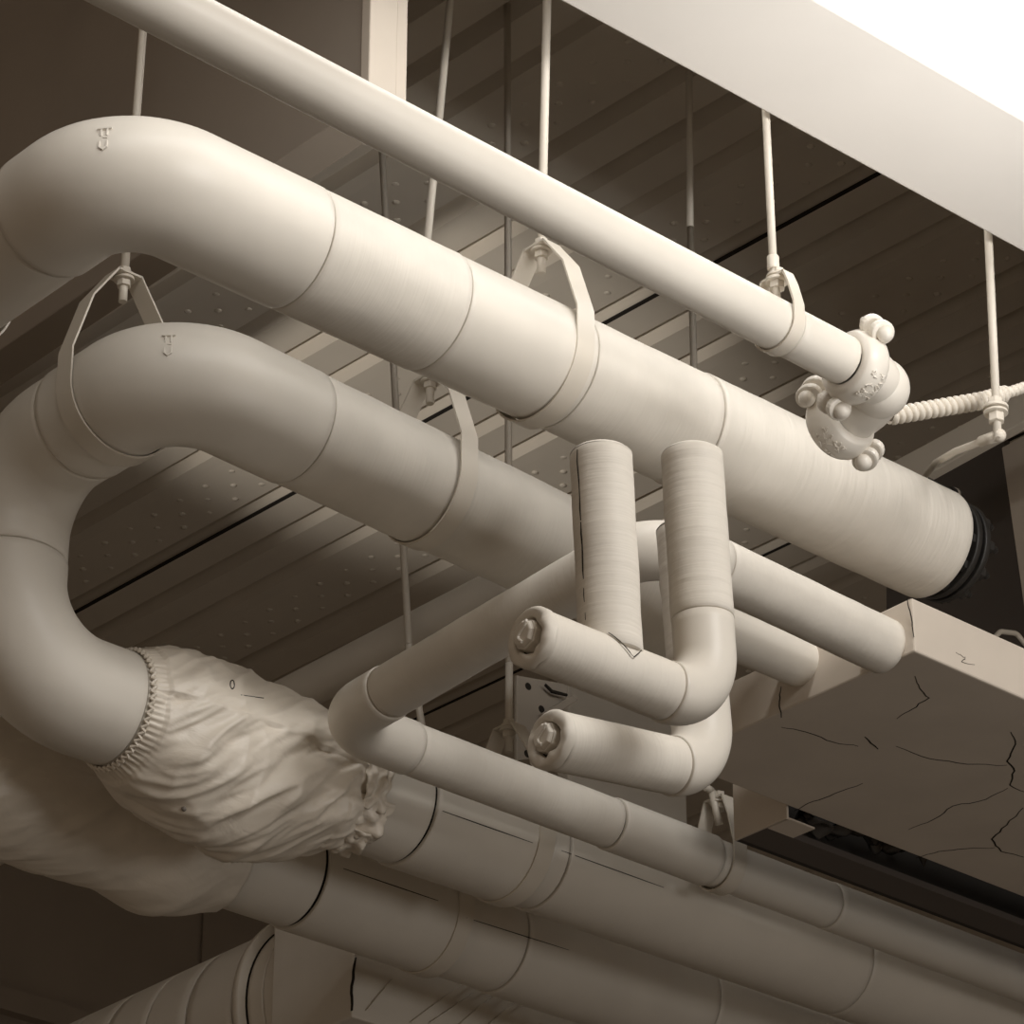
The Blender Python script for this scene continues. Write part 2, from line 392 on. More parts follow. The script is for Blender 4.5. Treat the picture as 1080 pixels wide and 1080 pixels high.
mb = MB(); mb.lathe((6.32, p2y+.03, zP), (1, 0, 0), [(-.003, .146), (.003, .14), (.004, .07), (0, .05)]); mb.build('insulation_end', PAINT, t2)
elbow_mark(t2, None, pa, r1, s_near(pa, (vx+.07, p2y+.0, zP)))
pa2 = pa

# P4/P5: medium pipe with Z-shaped run
z4 = 5.63; d5 = P(949, 689, z=z4); q0 = P(357, 761, z=z4); q1 = P(690, 567, z=z4)
pa = path([(P(965, 687, z=5.58).x+.004, d5.y, z4), (q1.x, q1.y, z4), (q0.x, q0.y, z4), (9.4, q0.y+.04, z4)], .13)
t4 = pipe_thing('insulated_pipe', (d5.x, d5.y, z4), 'medium insulated pipe with a sharp bend beside the ruffled cover, running to lower right', 'pipe')
r4 = .0705
run(t4, pa, [(0, 'pipe_jacket', 0, WEAVE), (s_near(pa, (q1.x+.2, q1.y, z4)), 'elbow_cover', .001, PAINT), (s_near(pa, P(655, 590, z=z4)), 'pipe_jacket', 0, WEAVE), (s_near(pa, P(410, 730, z=z4)), 'elbow_cover', .003, PAINT),
             (s_near(pa, P(432, 790, z=z4)), 'pipe_jacket', 0, WEAVE), (s_near(pa, P(640, 868, z=z4)), 'saddle_sleeve', .004, PAINT, .003), (s_near(pa, P(757, 905, z=z4)), 'pipe_jacket', -.002, PAINT, .003), (s_near(pa, P(880, 950, z=z4)), 'pipe_jacket', 0, PAINT)], r4)
pa4 = pa

# P7: pipe behind, along Y
qa = P(313, 731, z=6.6); qb = P(487, 642, z=6.6); d7 = (qa-qb).normalized()
pa = path([qb-d7*.25, qa+d7*2.6], .1)
t7 = pipe_thing('bare_pipe', qb, 'plain smooth pipe passing behind the medium pipe and emerging below the left cover', 'pipe')
section(t7, 'pipe_wall', pa, 0, pa[-1][0], .064, PAINT)

# P3: small bright sprinkler pipe in front
c3a = P(300, 74, y=4.91); c3b = P(880, 375, y=4.91)
t3 = pipe_thing('sprinkler_pipe', c3b, 'slim bright smooth pipe crossing the top in front of all the rods', 'pipe')
d3 = (c3b-c3a).normalized(); r3 = .0605
pa = path([c3a-d3*2.2, c3b+d3*.03], .1)
sh = s_near(pa, P(830, 345, y=4.91))
section(t3, 'pipe_wall', pa, 0, sh-.005, r3, PAINT)
section(t3, 'pipe_end', pa, sh-.004, pa[-1][0], r3-.0012, PAINT)

# risers and horizontal capped pipes
def plug_end(root, c, r, seed):
    """cut end facing -X: ragged insulation ring and hexagonal plug"""
    rnd = random.Random(seed); c = Vector(c)
    mb = MB(); n = 48; prof = [(.012, r+.002), (-.004, r+.001), (-.011, r-.006), (-.010, r-.02), (-.006, r*.62), (.02, r*.60)]
    o = len(mb.v)
    for k, (d, rr) in enumerate(prof):
        for i in range(n):
            a = 2*PI*i/n; jit = .004*noise.noise(Vector((math.cos(a)*2+seed, math.sin(a)*2, k*.7)))*2
            rad = rr+(jit*.8 if k in (1, 2, 3, 4) else 0)
            mb.v.append(c+Vector((d+jit, math.cos(a)*rad, math.sin(a)*rad)))
    for k in range(len(prof)-1):
        for i in range(n): mb.f.append([o+k*n+i, o+k*n+(i+1) % n, o+(k+1)*n+(i+1) % n, o+(k+1)*n+i])
    mb.build('insulation_end', CANVAS, root)
    mb = MB(); mb.cyl(c+Vector((.03, 0, 0)), c+Vector((.012, 0, 0)), r*.62, 32); mb.build('gap_shadow_ring', CORE, root)
    mb = MB(); cc = c+Vector((0, .004, .004))
    mb.cyl(cc+Vector((.02, 0, 0)), cc+Vector((-.013, 0, 0)), r*.56, 8, r*.53)
    mb.cyl(cc+Vector((-.013, 0, 0)), cc+Vector((-.022, 0, 0)), r*.50, 8, r*.40)
    pl = mb.build('end_plug', PAINT, root, bevel=.003)
    mb = MB(); pts = []
    for k in range(9):
        t = k/8; pts.append(cc+Vector((-.0235, math.sin(t*5)*.012-.004, (t-.5)*.045)))
    for a, b in zip(pts, pts[1:]): mb.cyl(a, b, .0035, 8)
    pm = mb.build('plug_slot', PAINT, pl)
r5 = .0650; h1y = 4.75; h1z = P(558, 675, y=h1y).z+.008
e1 = P(744, 739, y=h1y); capx = P(560, 676, y=h1y).x; topz1 = P(633, 478, y=h1y).z; r2x = P(733, 480, y=h1y); r2b = P(746, 700, y=h1y)
t5 = pipe_thing('capped_pipe', (capx, h1y, h1z), 'upper front capped pipe assembly with two tall wrapped risers and a plugged end', 'pipe')
pa = path([(capx, h1y, h1z), (r2b.x, h1y, h1z), (r2x.x-.01, h1y, P(733, 482, y=h1y).z)], .115)
sx = s_near(pa, P(703, 720, y=h1y)); sy = s_near(pa, P(743, 655, y=h1y))
section(t5, 'pipe_jacket', pa, .008, sx-GAP, r5-.003, WEAVE, wob=.001)
section(t5, 'elbow_cover', pa, sx-.001, sy, r5, PAINT)
section(t5, 'riser_jacket', pa, sy+.001, pa[-1][0], r5+.001, CANVAS, wob=.0015, lip=.02)
tp = pa[-1][1]
mb = MB(); mb.lathe(tp, (0, 0, 1), [(-.003, r5), (.004, r5-.006), (.006, r5-.02), (.006, .01)]); mb.build('riser_cap', CANVAS, t5)
plug_end(t5, (capx, h1y, h1z), r5-.003, 1)
b1 = P(644, 690, y=h1y); T1 = P(634, 480, y=h1y)
pa = path([(b1.x+.002, h1y, h1z+.03), (T1.x, h1y, T1.z)], .1)
section(t5, 'riser_jacket', pa, 0, pa[-1][0], r5, CANVAS, wob=.0015, lip=.02)
mb = MB(); mb.lathe(pa[-1][1], (0, 0, 1), [(-.003, r5), (.004, r5-.006), (.006, r5-.02), (.006, .01)]); mb.build('riser_cap', CANVAS, t5)
# long jacket seam of riser 1 and saddle seam
mb = MB(); fr = Vector((-.62, -.72, 0)).normalized(); fr = Vector((-math.cos(.33), -math.sin(.33), 0))
x1 = (CAM-T1); x1.z = 0; x1.normalize(); sd = Vector((-x1.y, x1.x, 0))
if sd.dot(RT) > 0: sd = -sd
dr = (x1*math.cos(.86)+sd*math.sin(.86))
ribbon(mb, [Vector((b1.x, h1y, h1z+.09)).lerp(Vector((T1.x, h1y, T1.z-.01)), k/14)+dr*(r5+.0008)+sd*random.uniform(-.0015, .0015) for k in range(15)], dr, .0022)
mb.build('jacket_seam', CORE, t5)
mb = MB(); pts = []
for k in range(16):
    a = .15+1.25*k/15
    d = (x1*math.cos(a-.2)-sd*math.sin(a-.2)); zz = math.sqrt(max(0, (r5)**2-(d.y*r5)**2))
    pts.append(Vector((b1.x, h1y, h1z))+Vector((d.x*r5*1.03, d.y*r5*1.02, zz+.002)))
ribbon(mb, pts, (x1+Vector((0, 0, 1))), .0016); mb.build('saddle_seam', CORE, t5)

h2y = 5.05
e2 = P(742, 812, y=h2y); c2 = P(580, 780, y=h2y); r3t = P(722, 560, y=h2y)
t6 = pipe_thing('capped_pipe', (c2.x, h2y, c2.z), 'lower capped pipe assembly behind the front one, plugged end beside the hanger rod', 'pipe')
eb = P(744, 813, y=h2y)
pa = path([(c2.x, h2y, c2.z), (eb.x, h2y, eb.z-.005), (P(722, 560, y=h2y).x, h2y, r3t.z)], .115)
sx = s_near(pa, P(708, 805, y=h2y)); sy = s_near(pa, P(738, 705, y=h2y))
section(t6, 'pipe_jacket', pa, .008, sx-GAP, r5-.002, WEAVE, wob=.001)
section(t6, 'elbow_cover', pa, sx, sy, r5+.001, PAINT)
section(t6, 'riser_jacket', pa, sy+.001, pa[-1][0], r5-.001, CANVAS, wob=.0015, lip=.02)
mb = MB(); mb.lathe(pa[-1][1], (0, 0, 1), [(-.003, r5-.001), (.004, r5-.006), (.006, r5-.02), (.006, .01)]); mb.build('riser_cap', CANVAS, t6)
plug_end(t6, (c2.x, h2y, c2.z), r5-.002, 5)
mb = MB(); xv = Vector((0, -.45, .89)).normalized()
ribbon(mb, [Vector((c2.x+.01+.017*k, h2y, c2.z+.0006*k))+xv*(r5-.0012)+Vector((0, random.uniform(-.0012, .0012), 0)) for k in range(16)], xv, .0022)
mb.build('jacket_seam', CORE, t6)

# ------------------------------------------------------------------ hangers
def strap_prof(R, top, tw=.032):
    pts = [(-tw, top), (-(R+.004), R*.75+.02)]
    pts = [(tw*-1, top), (-(R*.62+tw*.25), top*.55+R*.35), (-(R), R*.55)]
    for k in range(0, 49):
        a = PI+PI*k/48; pts.append((R*math.cos(a), R*math.sin(a)))
    pts += [(R, R*.55), (R*.62+tw*.25, top*.55+R*.35), (tw, top)]
    return pts
def hanger(cx, R, top, axis, rod, label, width=.056, rr=.0112, nm='pipe_hanger', upper=True, group=None):
    """clevis around a pipe at cx; rod: list of points from the clevis up"""
    cx = Vector(cx); ax = Vector(axis); sd = Vector((ax.y, ax.x, 0)) if abs(ax.x) > .5 else Vector((1, 0, 0))
    root = thing(nm, cx+Vector((0, 0, top)), label, 'pipe hanger', group)
    pr = strap_prof(R, top); mb = MB(); th = .005; n = len(pr); o = 0
    for i, (a, z) in enumerate(pr):
        a0, z0 = pr[max(0, i-1)]; a1, z1 = pr[min(n-1, i+1)]; t = Vector((a1-a0, z1-z0)).normalized(); nn = Vector((t.y, -t.x))
        w2 = width/2
        for k, s_ in ((-w2, 0), (w2, 0), (w2, th), (-w2, th)):
            mb.v.append(cx+sd*(a+nn.x*s_)+Vector((0, 0, z+nn.y*s_))+ax*k)
    for i in range(n-1):
        for j in range(4): mb.flat.add(len(mb.f)); mb.f.append([i*4+j, i*4+(j+1) % 4, i*4+4+(j+1) % 4, i*4+4+j])
    mb.f += [[0, 1, 2, 3], [4*n-4, 4*n-3, 4*n-2, 4*n-1]]
    if top > 0:
        mb.prism([cx+sd*(s1*.035)+ax*(s2*width/2)+Vector((0, 0, top-.004)) for s1, s2 in ((-1, -1), (1, -1), (1, 1), (-1, 1))], (0, 0, .006))
    mb.build('strap', METAL, root, sharp=.35)
    c = cx+Vector((0, 0, top))
    mb = MB(); mb.cyl(c+Vector((0, 0, -.004)), c+Vector((0, 0, -.012)), .027, 28); mb.cyl(c+Vector((0, 0, .002)), c+Vector((0, 0, .008)), .024, 28); mb.build('washer', METAL, root, bevel=.001)
    mb = MB(); mb.cyl(c+Vector((0, 0, -.012)), c+Vector((0, 0, -.030)), .019, 6); mb.build('nut', METAL, root, bevel=.0015)
    mb = MB(); mb.cyl(c+Vector((0, 0, .008)), c+Vector((0, 0, .024)), .018, 6); mb.build('nut', METAL, root, bevel=.0015)
    mb = MB(); pts = [c+Vector((0, 0, -.075))]+[Vector(q) for q in rod]
    for a, b in zip(pts, pts[1:]): mb.cyl(a, b, rr, 14)
    mb.build('rod', METAL, root)
    return root
def up_to(p, q, z=ZD+.02):
    d = q-p; return p+d*((z-p.z)/d.z)
T = zP
# P1 hanger
a = P(571, 262, y=p1y); b = P(577, 0, y=p1y)
hanger((a.x, p1y, zP), r1+.006, a.z-zP, (1, 0, 0), [a, up_to(a, b)], 'strap hanger around the upper thick pipe, hung on the rod behind the slim bright pipe')
# P2 hanger
a = P(444, 330, y=p2y-.03); a2 = P(450, 260, y=p2y-.03); b = P(475, 0, y=p2y-.03)
hanger((5.345, p2y-.03, zP), r1+.008, .33, (1, 0, 0), [Vector((5.345, p2y-.03, zP+.36)), a2, up_to(a2, b)], 'strap hanger under the middle of the second thick pipe, on a leaning two-tone rod')
# P2 elbow hanger
a = P(131, 292, x=vx)
hanger((vx, a.y, zP), r1+.008, a.z-zP, (0, 1, 0), [a, Vector((vx+.03, a.y, ZD+.02))], 'strap hanger wrapped round the second thick pipe at its left elbow', width=.06)
# P1 cross run hanger, mostly outside the frame
hanger((p1x, 6.33, zP), r1+.008, .33, (0, 1, 0), [Vector((p1x, 6.33, ZD+.02))], 'strap at the left frame edge under the upper thick pipe')
# P3 hanger
a = P(816, 292, y=4.91); b = P(808, 125, y=4.91); c3 = c3a.lerp(c3b, (a.x+.01-c3a.x)/(c3b.x-c3a.x))
rh = hanger((c3.x, 4.91, c3.z), r3+.002, a.z-c3.z, (1, 0, 0), [a+Vector((0, 0, .03)), up_to(a, b)], 'small strap hanger near the end of the slim bright pipe, hung from the beam side', width=.034, rr=.0095)
mb = MB(); mb.cyl(a+Vector((0, 0, .02)), a+Vector((0, 0, .055)), .0145, 14); mb.build('rod_coupling', METAL, rh, bevel=.002)
# M hanger
hanger((6.178, vy, Mz), r1+.008, P(537, 768, y=vy).z-Mz, (1, 0, 0), [P(537, 700, y=vy), Vector((6.17, vy, ZD+.02))], 'hanger on the lower pipe beside the drilled steel plate, between the two plugged ends')
# L hanger
a = P(431, 680, y=Ly); b = P(403, 160, y=Ly)
hanger((6.36, Ly, Mz), r1+.008, .38, (1, 0, 0), [Vector((6.36, Ly, Mz+.42)), a, up_to(a, b)], 'hanger on the lowest pipe, its thin rod seen crossing behind both thick pipes')
# P4 hanger
y4 = q0.y+.015; a = P(744, 850, y=y4); b = P(728, 240, y=y4)
hanger((P(760, 905, y=y4).x, y4, z4), r4+.005, .20, (1, 0, 0), [Vector((P(752, 880, y=y4).x, y4, z4+.22)), a+Vector((0, 0, .06)), b, up_to(b, P(727, 90, y=y4))], 'hanger on the medium pipe just below the lower plugged pipe elbow', width=.05)

# ------------------------------------------------------------------ cloth covers
def cover(name, label, x0, x1, yc, zc, fr, seed, hem0, hem1, elastic0, tilt0=0, tilt1=0, amp=1):
    """sagging wrinkled cloth around a pipe along X; fr(t) -> radius, sag, back lift"""
    root = thing(name, (x0, yc, zc), label, 'cover')
    mb = MB(); NS, NA = 150, 220; rng = []
    for i in range(NS+1):
        t = i/NS; R, sag, lift = fr(t)
        for k in range(NA):
            a = 2*PI*k/NA; ca, sa = math.cos(a), math.sin(a)   # a=0 toward -Y, pi/2 up
            down = max(0, -sa)**1.3; upv = max(0, sa)**1.3
            x = x0+(x1-x0)*t + tilt0*(1-t)**2*sa + tilt1*t**2*sa
            q = Vector((x*1.0, ca*.25, sa*.25))
            # long creases running diagonally around the cloth
            c_ = a*.2-x*.95; l_ = a*.2+x*.55
            w1 = abs(noise.noise(Vector((c_*10, l_*2.6, seed))))
            w2 = abs(noise.noise(Vector((c_*24+l_*3, l_*6, seed+9))))
            w3 = noise.noise(Vector((x*2.2, ca*1.5, sa*1.5+seed)))
            w4 = abs(noise.noise(Vector((c_*4+3*l_, l_*7-c_*5, seed+31))))
            env = min(1, t*7)*min(1, (1-t)*9)+.12
            d = (-.044*w1-.013*w2+.018*w3-.018*w4+.016)*env*amp*(.55+.45*min(1, max(0, .75-sa)))
            # gathered hem ruffles
            g0 = math.exp(-(t/.05)**2)*elastic0; g1 = math.exp(-((1-t)/.07)**2)*hem1
            d += (g0*.0045*math.sin(a*64+2*noise.noise(Vector((a*3, seed, 1))))+g1*.006*math.sin(a*15+3*noise.noise(Vector((a*2, seed, 4)))))
            rad = max(r1+.006, R+sag*down+lift*upv+d)
            mb.v.append(Vector((x, yc-ca*rad, zc+sa*rad)))
    for i in range(NS):
        for k in range(NA): mb.f.append([i*NA+k, i*NA+(k+1) % NA, (i+1)*NA+(k+1) % NA, (i+1)*NA+k])
    o = mb.build('cloth', BAG, root, solid=.0025)
    return root
xb0 = P(125, 735, y=vy).x; xb1 = P(352, 832, y=vy).x
def frM(t):
    e = math.sin(PI*min(1, max(0, t)))**.6
    R = .160+.045*e*(1-.25*t); sag = .075*math.sin(PI*min(1, t*1.05)) if t < .9 else .02; lift = .010*math.sin(PI*t)
    if t < .06: R = .158+.2*t
    if t > .93: R -= .02*(t-.93)/.07
    return R, max(0, sag), lift
c1 = cover('cloth_cover', 'wrinkled pale cloth cover with ruffled elastic edge round the pipe below the left elbow', xb0, xb1, vy, Mz, frM, 3.3, 1, 1, 1, tilt0=.0, tilt1=-.03)
mb = MB()  # elastic hem
for k in range(150):
    a = 2*PI*k/150; a2 = 2*PI*(k+1)/150
    for aa, bb in ((a, a2),):
        f0 = r1+.010+.0045*math.sin(a*50); f1 = r1+.010+.0045*math.sin(a2*50)
        mb.cyl((xb0-.004+.006*math.sin(a*50), vy-math.cos(a)*f0, Mz+math.sin(a)*f0), (xb0-.004+.006*math.sin(a2*50), vy-math.cos(a2)*f1, Mz+math.sin(a2)*f1), .0045, 6)
mb.build('elastic_edge', BAG, c1)
mb = MB()
for k in range(3):   # loose crumple at the right end
    a = -1.4+k*.55; c = Vector((xb1-.005+.01*k, vy-math.cos(a)*.165, Mz+math.sin(a)*.165))
    o_ = len(mb.v); NN = 14
    for i in range(NN+1):
        for j in range(NN+1):
            u = (i/NN-.5); v_ = (j/NN-.5); aa = a+u*.75; rr = .162+.02*abs(noise.noise(Vector((u*3, v_*3, k*3.1))))*2+.012*v_
            mb.v.append(Vector((xb1+.02+v_*(.10+.03*math.sin(k*2))+.02*noise.noise(Vector((u*4, k, 2))), vy-math.cos(aa)*rr, Mz+math.sin(aa)*rr)))
    for i in range(NN):
        for j in range(NN): mb.f.append([o_+i*(NN+1)+j, o_+i*(NN+1)+j+1, o_+(i+1)*(NN+1)+j+1, o_+(i+1)*(NN+1)+j])
mb.build('loose_hem', BAG, c1, merge=False, solid=.002)
xl0 = p1x+.33; xl1 = P(232, 905, y=Ly).x
def frL(t):
    R = .168+.014*math.sin(PI*t)**.7; sag = .035*math.sin(PI*t)+(.05*math.exp(-((t-.86)/.09)**2)); return R, sag, .004
cover('cloth_cover', 'dull shaded cloth cover on the lowest pipe, under the ruffled one', xl0, xl1, Ly, Mz, frL, 11.7, 1, .3, .1, tilt1=-.01, amp=.28)
# printed mark and hole on the ruffled cover
def on_cover(u, v, off=.0):
    # find point on the pipe cover surface hit by the picture ray
    r = (RT*((u-540)/F) + UP*((540-v)/F) + FW).normalized(); dg = None
    return r
def cast(objs, u, v):
    dg = bpy.context.evaluated_depsgraph_get()
    bpy.context.view_layer.update()
    r = (RT*((u-540)/F) + UP*((540-v)/F) + FW).normalized()
    hit, loc, nrm, idx, ob, mt = sc.ray_cast(dg, CAM, r)
    return loc, nrm
mb = MB()
pts = []
for k in range(11):
    a = 2*PI*k/10; l, n = cast(None, 245+2.2*math.cos(a), 722+4.6*math.sin(a)); pts.append((l, n))
for (l, n), (l2, n2) in zip(pts, pts[1:]): mb.cyl(l, l2, .0018, 6)
mb.build('eyelet', CORE, c1); mb = MB()
for k in range(6):
    l, n = cast(None, 254+k*4, 733+k*.55); l2, n2 = cast(None, 258+k*4, 733.5+k*.55); mb.cyl(l, l2, .0012, 6)
mb.build('cord_slot', CORE, c1)
l, n = cast(None, 194, 853)
mb = MB(); mb.sphere(l, .007, 1, 1, 1, 12, 8); mb.build('stain_spot', GREYST, c1)

def edge_line(root, a, b, name='jacket_edge', mat=None, w_=.0018, k_=14):
    pts = []; nn = Vector((0, 0, 0))
    for k in range(k_+1):
        l, n = cast(None, a[0]+(b[0]-a[0])*k/k_, a[1]+(b[1]-a[1])*k/k_); pts.append(l); nn = nn+n
    if max((p-q).length for p, q in zip(pts, pts[1:])) > .3: return
    mb = MB(); ribbon(mb, pts, nn, w_, .0012); mb.build(name, mat or CORE, root)
edge_line(t2, (460, 853), (562, 889)); edge_line(t2, (592, 897), (700, 936), w_=.0015)
edge_line(t1, (362, 916), (462, 950)); edge_line(t1, (492, 968), (600, 1002), w_=.0015)
edge_line(t1, (560, 303), (530, 296), w_=.0012)
# ------------------------------------------------------------------ plastered duct, lower right
dz0 = 5.58; dk = P(965, 687, z=dz0); dx, dy0 = dk.x, dk.y; dy1 = P(800, 838, z=dz0).y; dz1 = P(957, 628, y=dy0).z
td = thing('plastered_duct', (dx, dy0, dz0), 'wide flat plastered duct with cracked underside at lower right', 'duct')
mb = MB(); mb.box((dx, dy0, dz0), (9.4, dy1, dz1)); mb.build('duct_body', PLASTER, td, bevel=.005)
def crack(pxs, w=.0022, plane=('z', dz0), n=(0, 0, -1), amp=.004):
    mb = MB(); pts = [P(u, v, **{plane[0]: plane[1]}) for u, v in pxs]; pts = jagged(pts, amp, 4)
    i = 'xyz'.index(plane[0])
    for q in pts: q[i] = plane[1]
    ribbon(mb, pts, n, w); mb.build('crack', CORE, td)
crack([(824, 767), (850, 772), (880, 783), (905, 787)], .0022)
crack([(912, 777), (926, 790)], .003)
crack([(945, 787), (980, 800), (1020, 806), (1062, 807)], .0022)
crack([(965, 713), (970, 726), (980, 736), (962, 748), (946, 758)], .0022)
crack([(1066, 772), (1071, 785), (1062, 803), (1070, 813), (1065, 828), (1080, 835)], .0032)
crack([(1063, 831), (1040, 843), (1005, 850), (985, 864), (958, 875)], .0022)
crack([(1079, 852), (1062, 870), (1046, 885), (1056, 898), (1080, 904)], .0032)
crack([(1050, 894), (1020, 895), (990, 898), (966, 905)], .0022)
crack([(910, 826), (880, 837), (858, 845), (838, 855)], .0022)
# end face cracks and corner
crack([(824, 724), (822, 740), (824, 757)], .003, ('x', dx), (-1, 0, 0), .003)
crack([(957, 632), (961, 650), (964, 672)], .0022, ('y', dy0), (0, -1, 0), .002)
crack([(1008, 688), (1018, 693), (1014, 698), (1028, 701)], .0012, ('y', dy0), (0, -1, 0), .004)
s6 = P(845, 700, x=dx)
t8 = thing('pipe_stub', s6, 'short smooth pipe stub entering the end of the cracked duct under the medium pipe', 'pipe')
pb = path([(dx+.02, s6.y, s6.z), (P(722, 640, y=s6.y).x, s6.y, s6.z), (P(722, 640, y=s6.y).x, s6.y, s6.z+.25)], .1)
section(t8, 'pipe_wall', pb, 0, pb[-1][0], .062, PAINT, n=40)
zc = dz0-.03
y1 = dy1+.012; y2 = P(800, 870, z=zc).y; y3 = P(785, 887, z=zc).y; ex = P(785, 884, z=zc).x; zt = zc+.26
tc = thing('open_channel', (ex, y3, zc), 'dark open channel with crumpled black lining, just beyond the cracked duct', 'channel')
mb = MB(); mb.box((ex, y2, zc), (9.4, y3, zc+.02)); mb.build('bottom_plate', DARKP, tc)
mb = MB(); mb.box((ex, y3, zc), (9.4, y3+.015, zt)); mb.box((ex+.02, y1, zt-.02), (9.4, y3, zt)); mb.build('channel_body', BLACK, tc)
mb = MB(); mb.box((ex-.008, y1, zc), (ex, y3+.017, zt)); mb.box((ex, y1, zc), (ex+.10, y2+.002, zc+.006)); mb.build('end_plate', PLASTER, tc, bevel=.002)
mb = MB(); NX, NY = 60, 14
for i in range(NX+1):
    for j in range(NY+1):
        x = ex+.10+.5*i/NX; y = y1+.002+(y2+.02-y1)*j/NY
        mb.v.append(Vector((x, y, zc+.035+.07*abs(noise.noise(Vector((x*9, y*16, 3))))+.05*noise.noise(Vector((x*17, y*20, 8)))+.05*(i/NX))))
for i in range(NX):
    for j in range(NY): mb.f.append([i*(NY+1)+j, i*(NY+1)+j+1, (i+1)*(NY+1)+j+1, (i+1)*(NY+1)+j])
mb.build('crumpled_lining', FOIL, tc, solid=.001)

# pale box and drilled plate behind the plugged ends
yb = 7.95; qr = P(725, 850, y=yb); ql = P(590, 740, y=yb)
mb = MB(); mb.box((P(600, 800, y=yb).x, yb, qr.z-.12), (qr.x, yb+.06, P(660, 728, y=yb).z))
o = mb.build('pull_box', PAINT, bevel=.008); tag(o, 'pale smooth metal box seen between and below the two plugged pipes', 'box')
yp = 7.30
tg = thing('drilled_plate', P(570, 760, y=yp), 'grey drilled steel bracket plate standing between the two plugged pipe ends', 'bracket')
mb = MB(); mb.prism([P(u, v, y=yp) for u, v in ((545, 712), (600, 722), (596, 745), (580, 765), (566, 800), (545, 802))], (0, .012, 0)); mb.build('plate', ROUGHM, tg, bevel=.002)
for u, v in ((557, 724), (571, 748), (556, 795)):
    c = P(u, v, y=yp); mb = MB(); mb.cyl(c+Vector((0, -.001, 0)), c+Vector((0, .004, 0)), .012, 16); mb.build('bolt_hole', CORE, tg)
mb = MB(); ribbon(mb, [P(575, 722, y=yp-.02), P(582, 729, y=yp-.02), P(598, 733, y=yp-.02)], (0, -1, 0), .006, .003)
mb.build('slot', CORE, tg)
mb = MB(); mb.prism([P(u, v, y=yp-.03) for u, v in ((572, 752), (604, 733), (610, 738), (577, 759))], (0, .02, 0)); mb.build('brace', ROUGHM, tg, bevel=.002)

# ------------------------------------------------------------------ round duct and plenum, bottom left
zr = 5.95
qa = P(90, 1072, z=zr); qb = P(300, 975, z=zr)
Rr = .34; dr_ = (qa-qb).normalized(); sidev = Vector((dr_.y, -dr_.x, 0))
if sidev.x < 0: sidev = -sidev
# axis lies right of and below the visible silhouette
nrm = (CAM-qb); nrm = (nrm-dr_*nrm.dot(dr_)).normalized(); sil = nrm.cross(dr_).normalized()
if sil.z < 0: sil = -sil
ax0 = qb-sil*Rr
tr = thing('round_duct', ax0, 'large round duct with raised seams at the bottom left, below the covered pipes', 'duct')
L = 2.6; nring = 0
pa = path([ax0, ax0+dr_*L], .1, .05)
s_f = .0
seams = [.06, .30, .52, .76, 1.0, 1.25, 1.55, 1.85, 2.2]
mb = MB(); prev = .02
for s_ in seams:
    section(tr, 'duct_segment', pa, prev+.005, s_-.005, Rr, PAINT, n=80, lip=.01); prev = s_
mb = MB(); sweep(mb, pa, .0, 2.2, Rr-.009, n=48, lip=.003); mb.build('duct_core', CORE, tr)
mb = MB(); sweep(mb, pa, -.0, .03, Rr+.022, n=80, lip=.03); mb.build('end_flange', METAL, tr)
pc = path([ax0-dr_*.16, ax0-dr_*.004], .1, .02); mb = MB(); sweep(mb, pc, 0, .075, Rr-.012, n=80); mb.build('collar', METAL, tr)
mb = MB(); sweep(mb, pc, .08, pc[-1][0], Rr-.012, n=80); mb.build('collar', METAL, tr)
# flat plenum the duct opens into, its corner below the lowest pipe
py0 = 7.88; kc = P(372, 1040, y=py0); kz = P(370, 1072, y=py0).z
tp_ = thing('duct_plenum', (kc.x, py0, kz), 'pale sheet metal plenum box joined to the round duct, below the lowest pipe', 'duct')
mb = MB(); mb.box((kc.x, py0, kz), (kc.x+2.0, (ax0-dr_*.16).y+.01, kz+.62)); mb.build('plenum_box', PAINT, tp_, bevel=.006)
mb = MB(); ribbon(mb, jagged([P(375, 1010, y=py0), P(371, 1040, y=py0), P(371, 1066, y=py0)], .003, 4), (0, -1, 0), .003, .004); mb.build('corner_crack', CORE, tp_)
for (u0, v0_, u1, v1_, wd_) in ((432, 1080, 510, 1026, .012), (452, 1080, 530, 1030, .008), (482, 1084, 540, 1040, .016), (505, 1090, 560, 1046, .010), (385, 1066, 412, 1034, .003)):
    mb = MB(); ribbon(mb, [P(u0, v0_, y=py0).lerp(P(u1, v1_, y=py0), k/6) for k in range(7)], (0, -1, 0), wd_, .012); mb.build('stiffening_rib', PAINT, tp_)

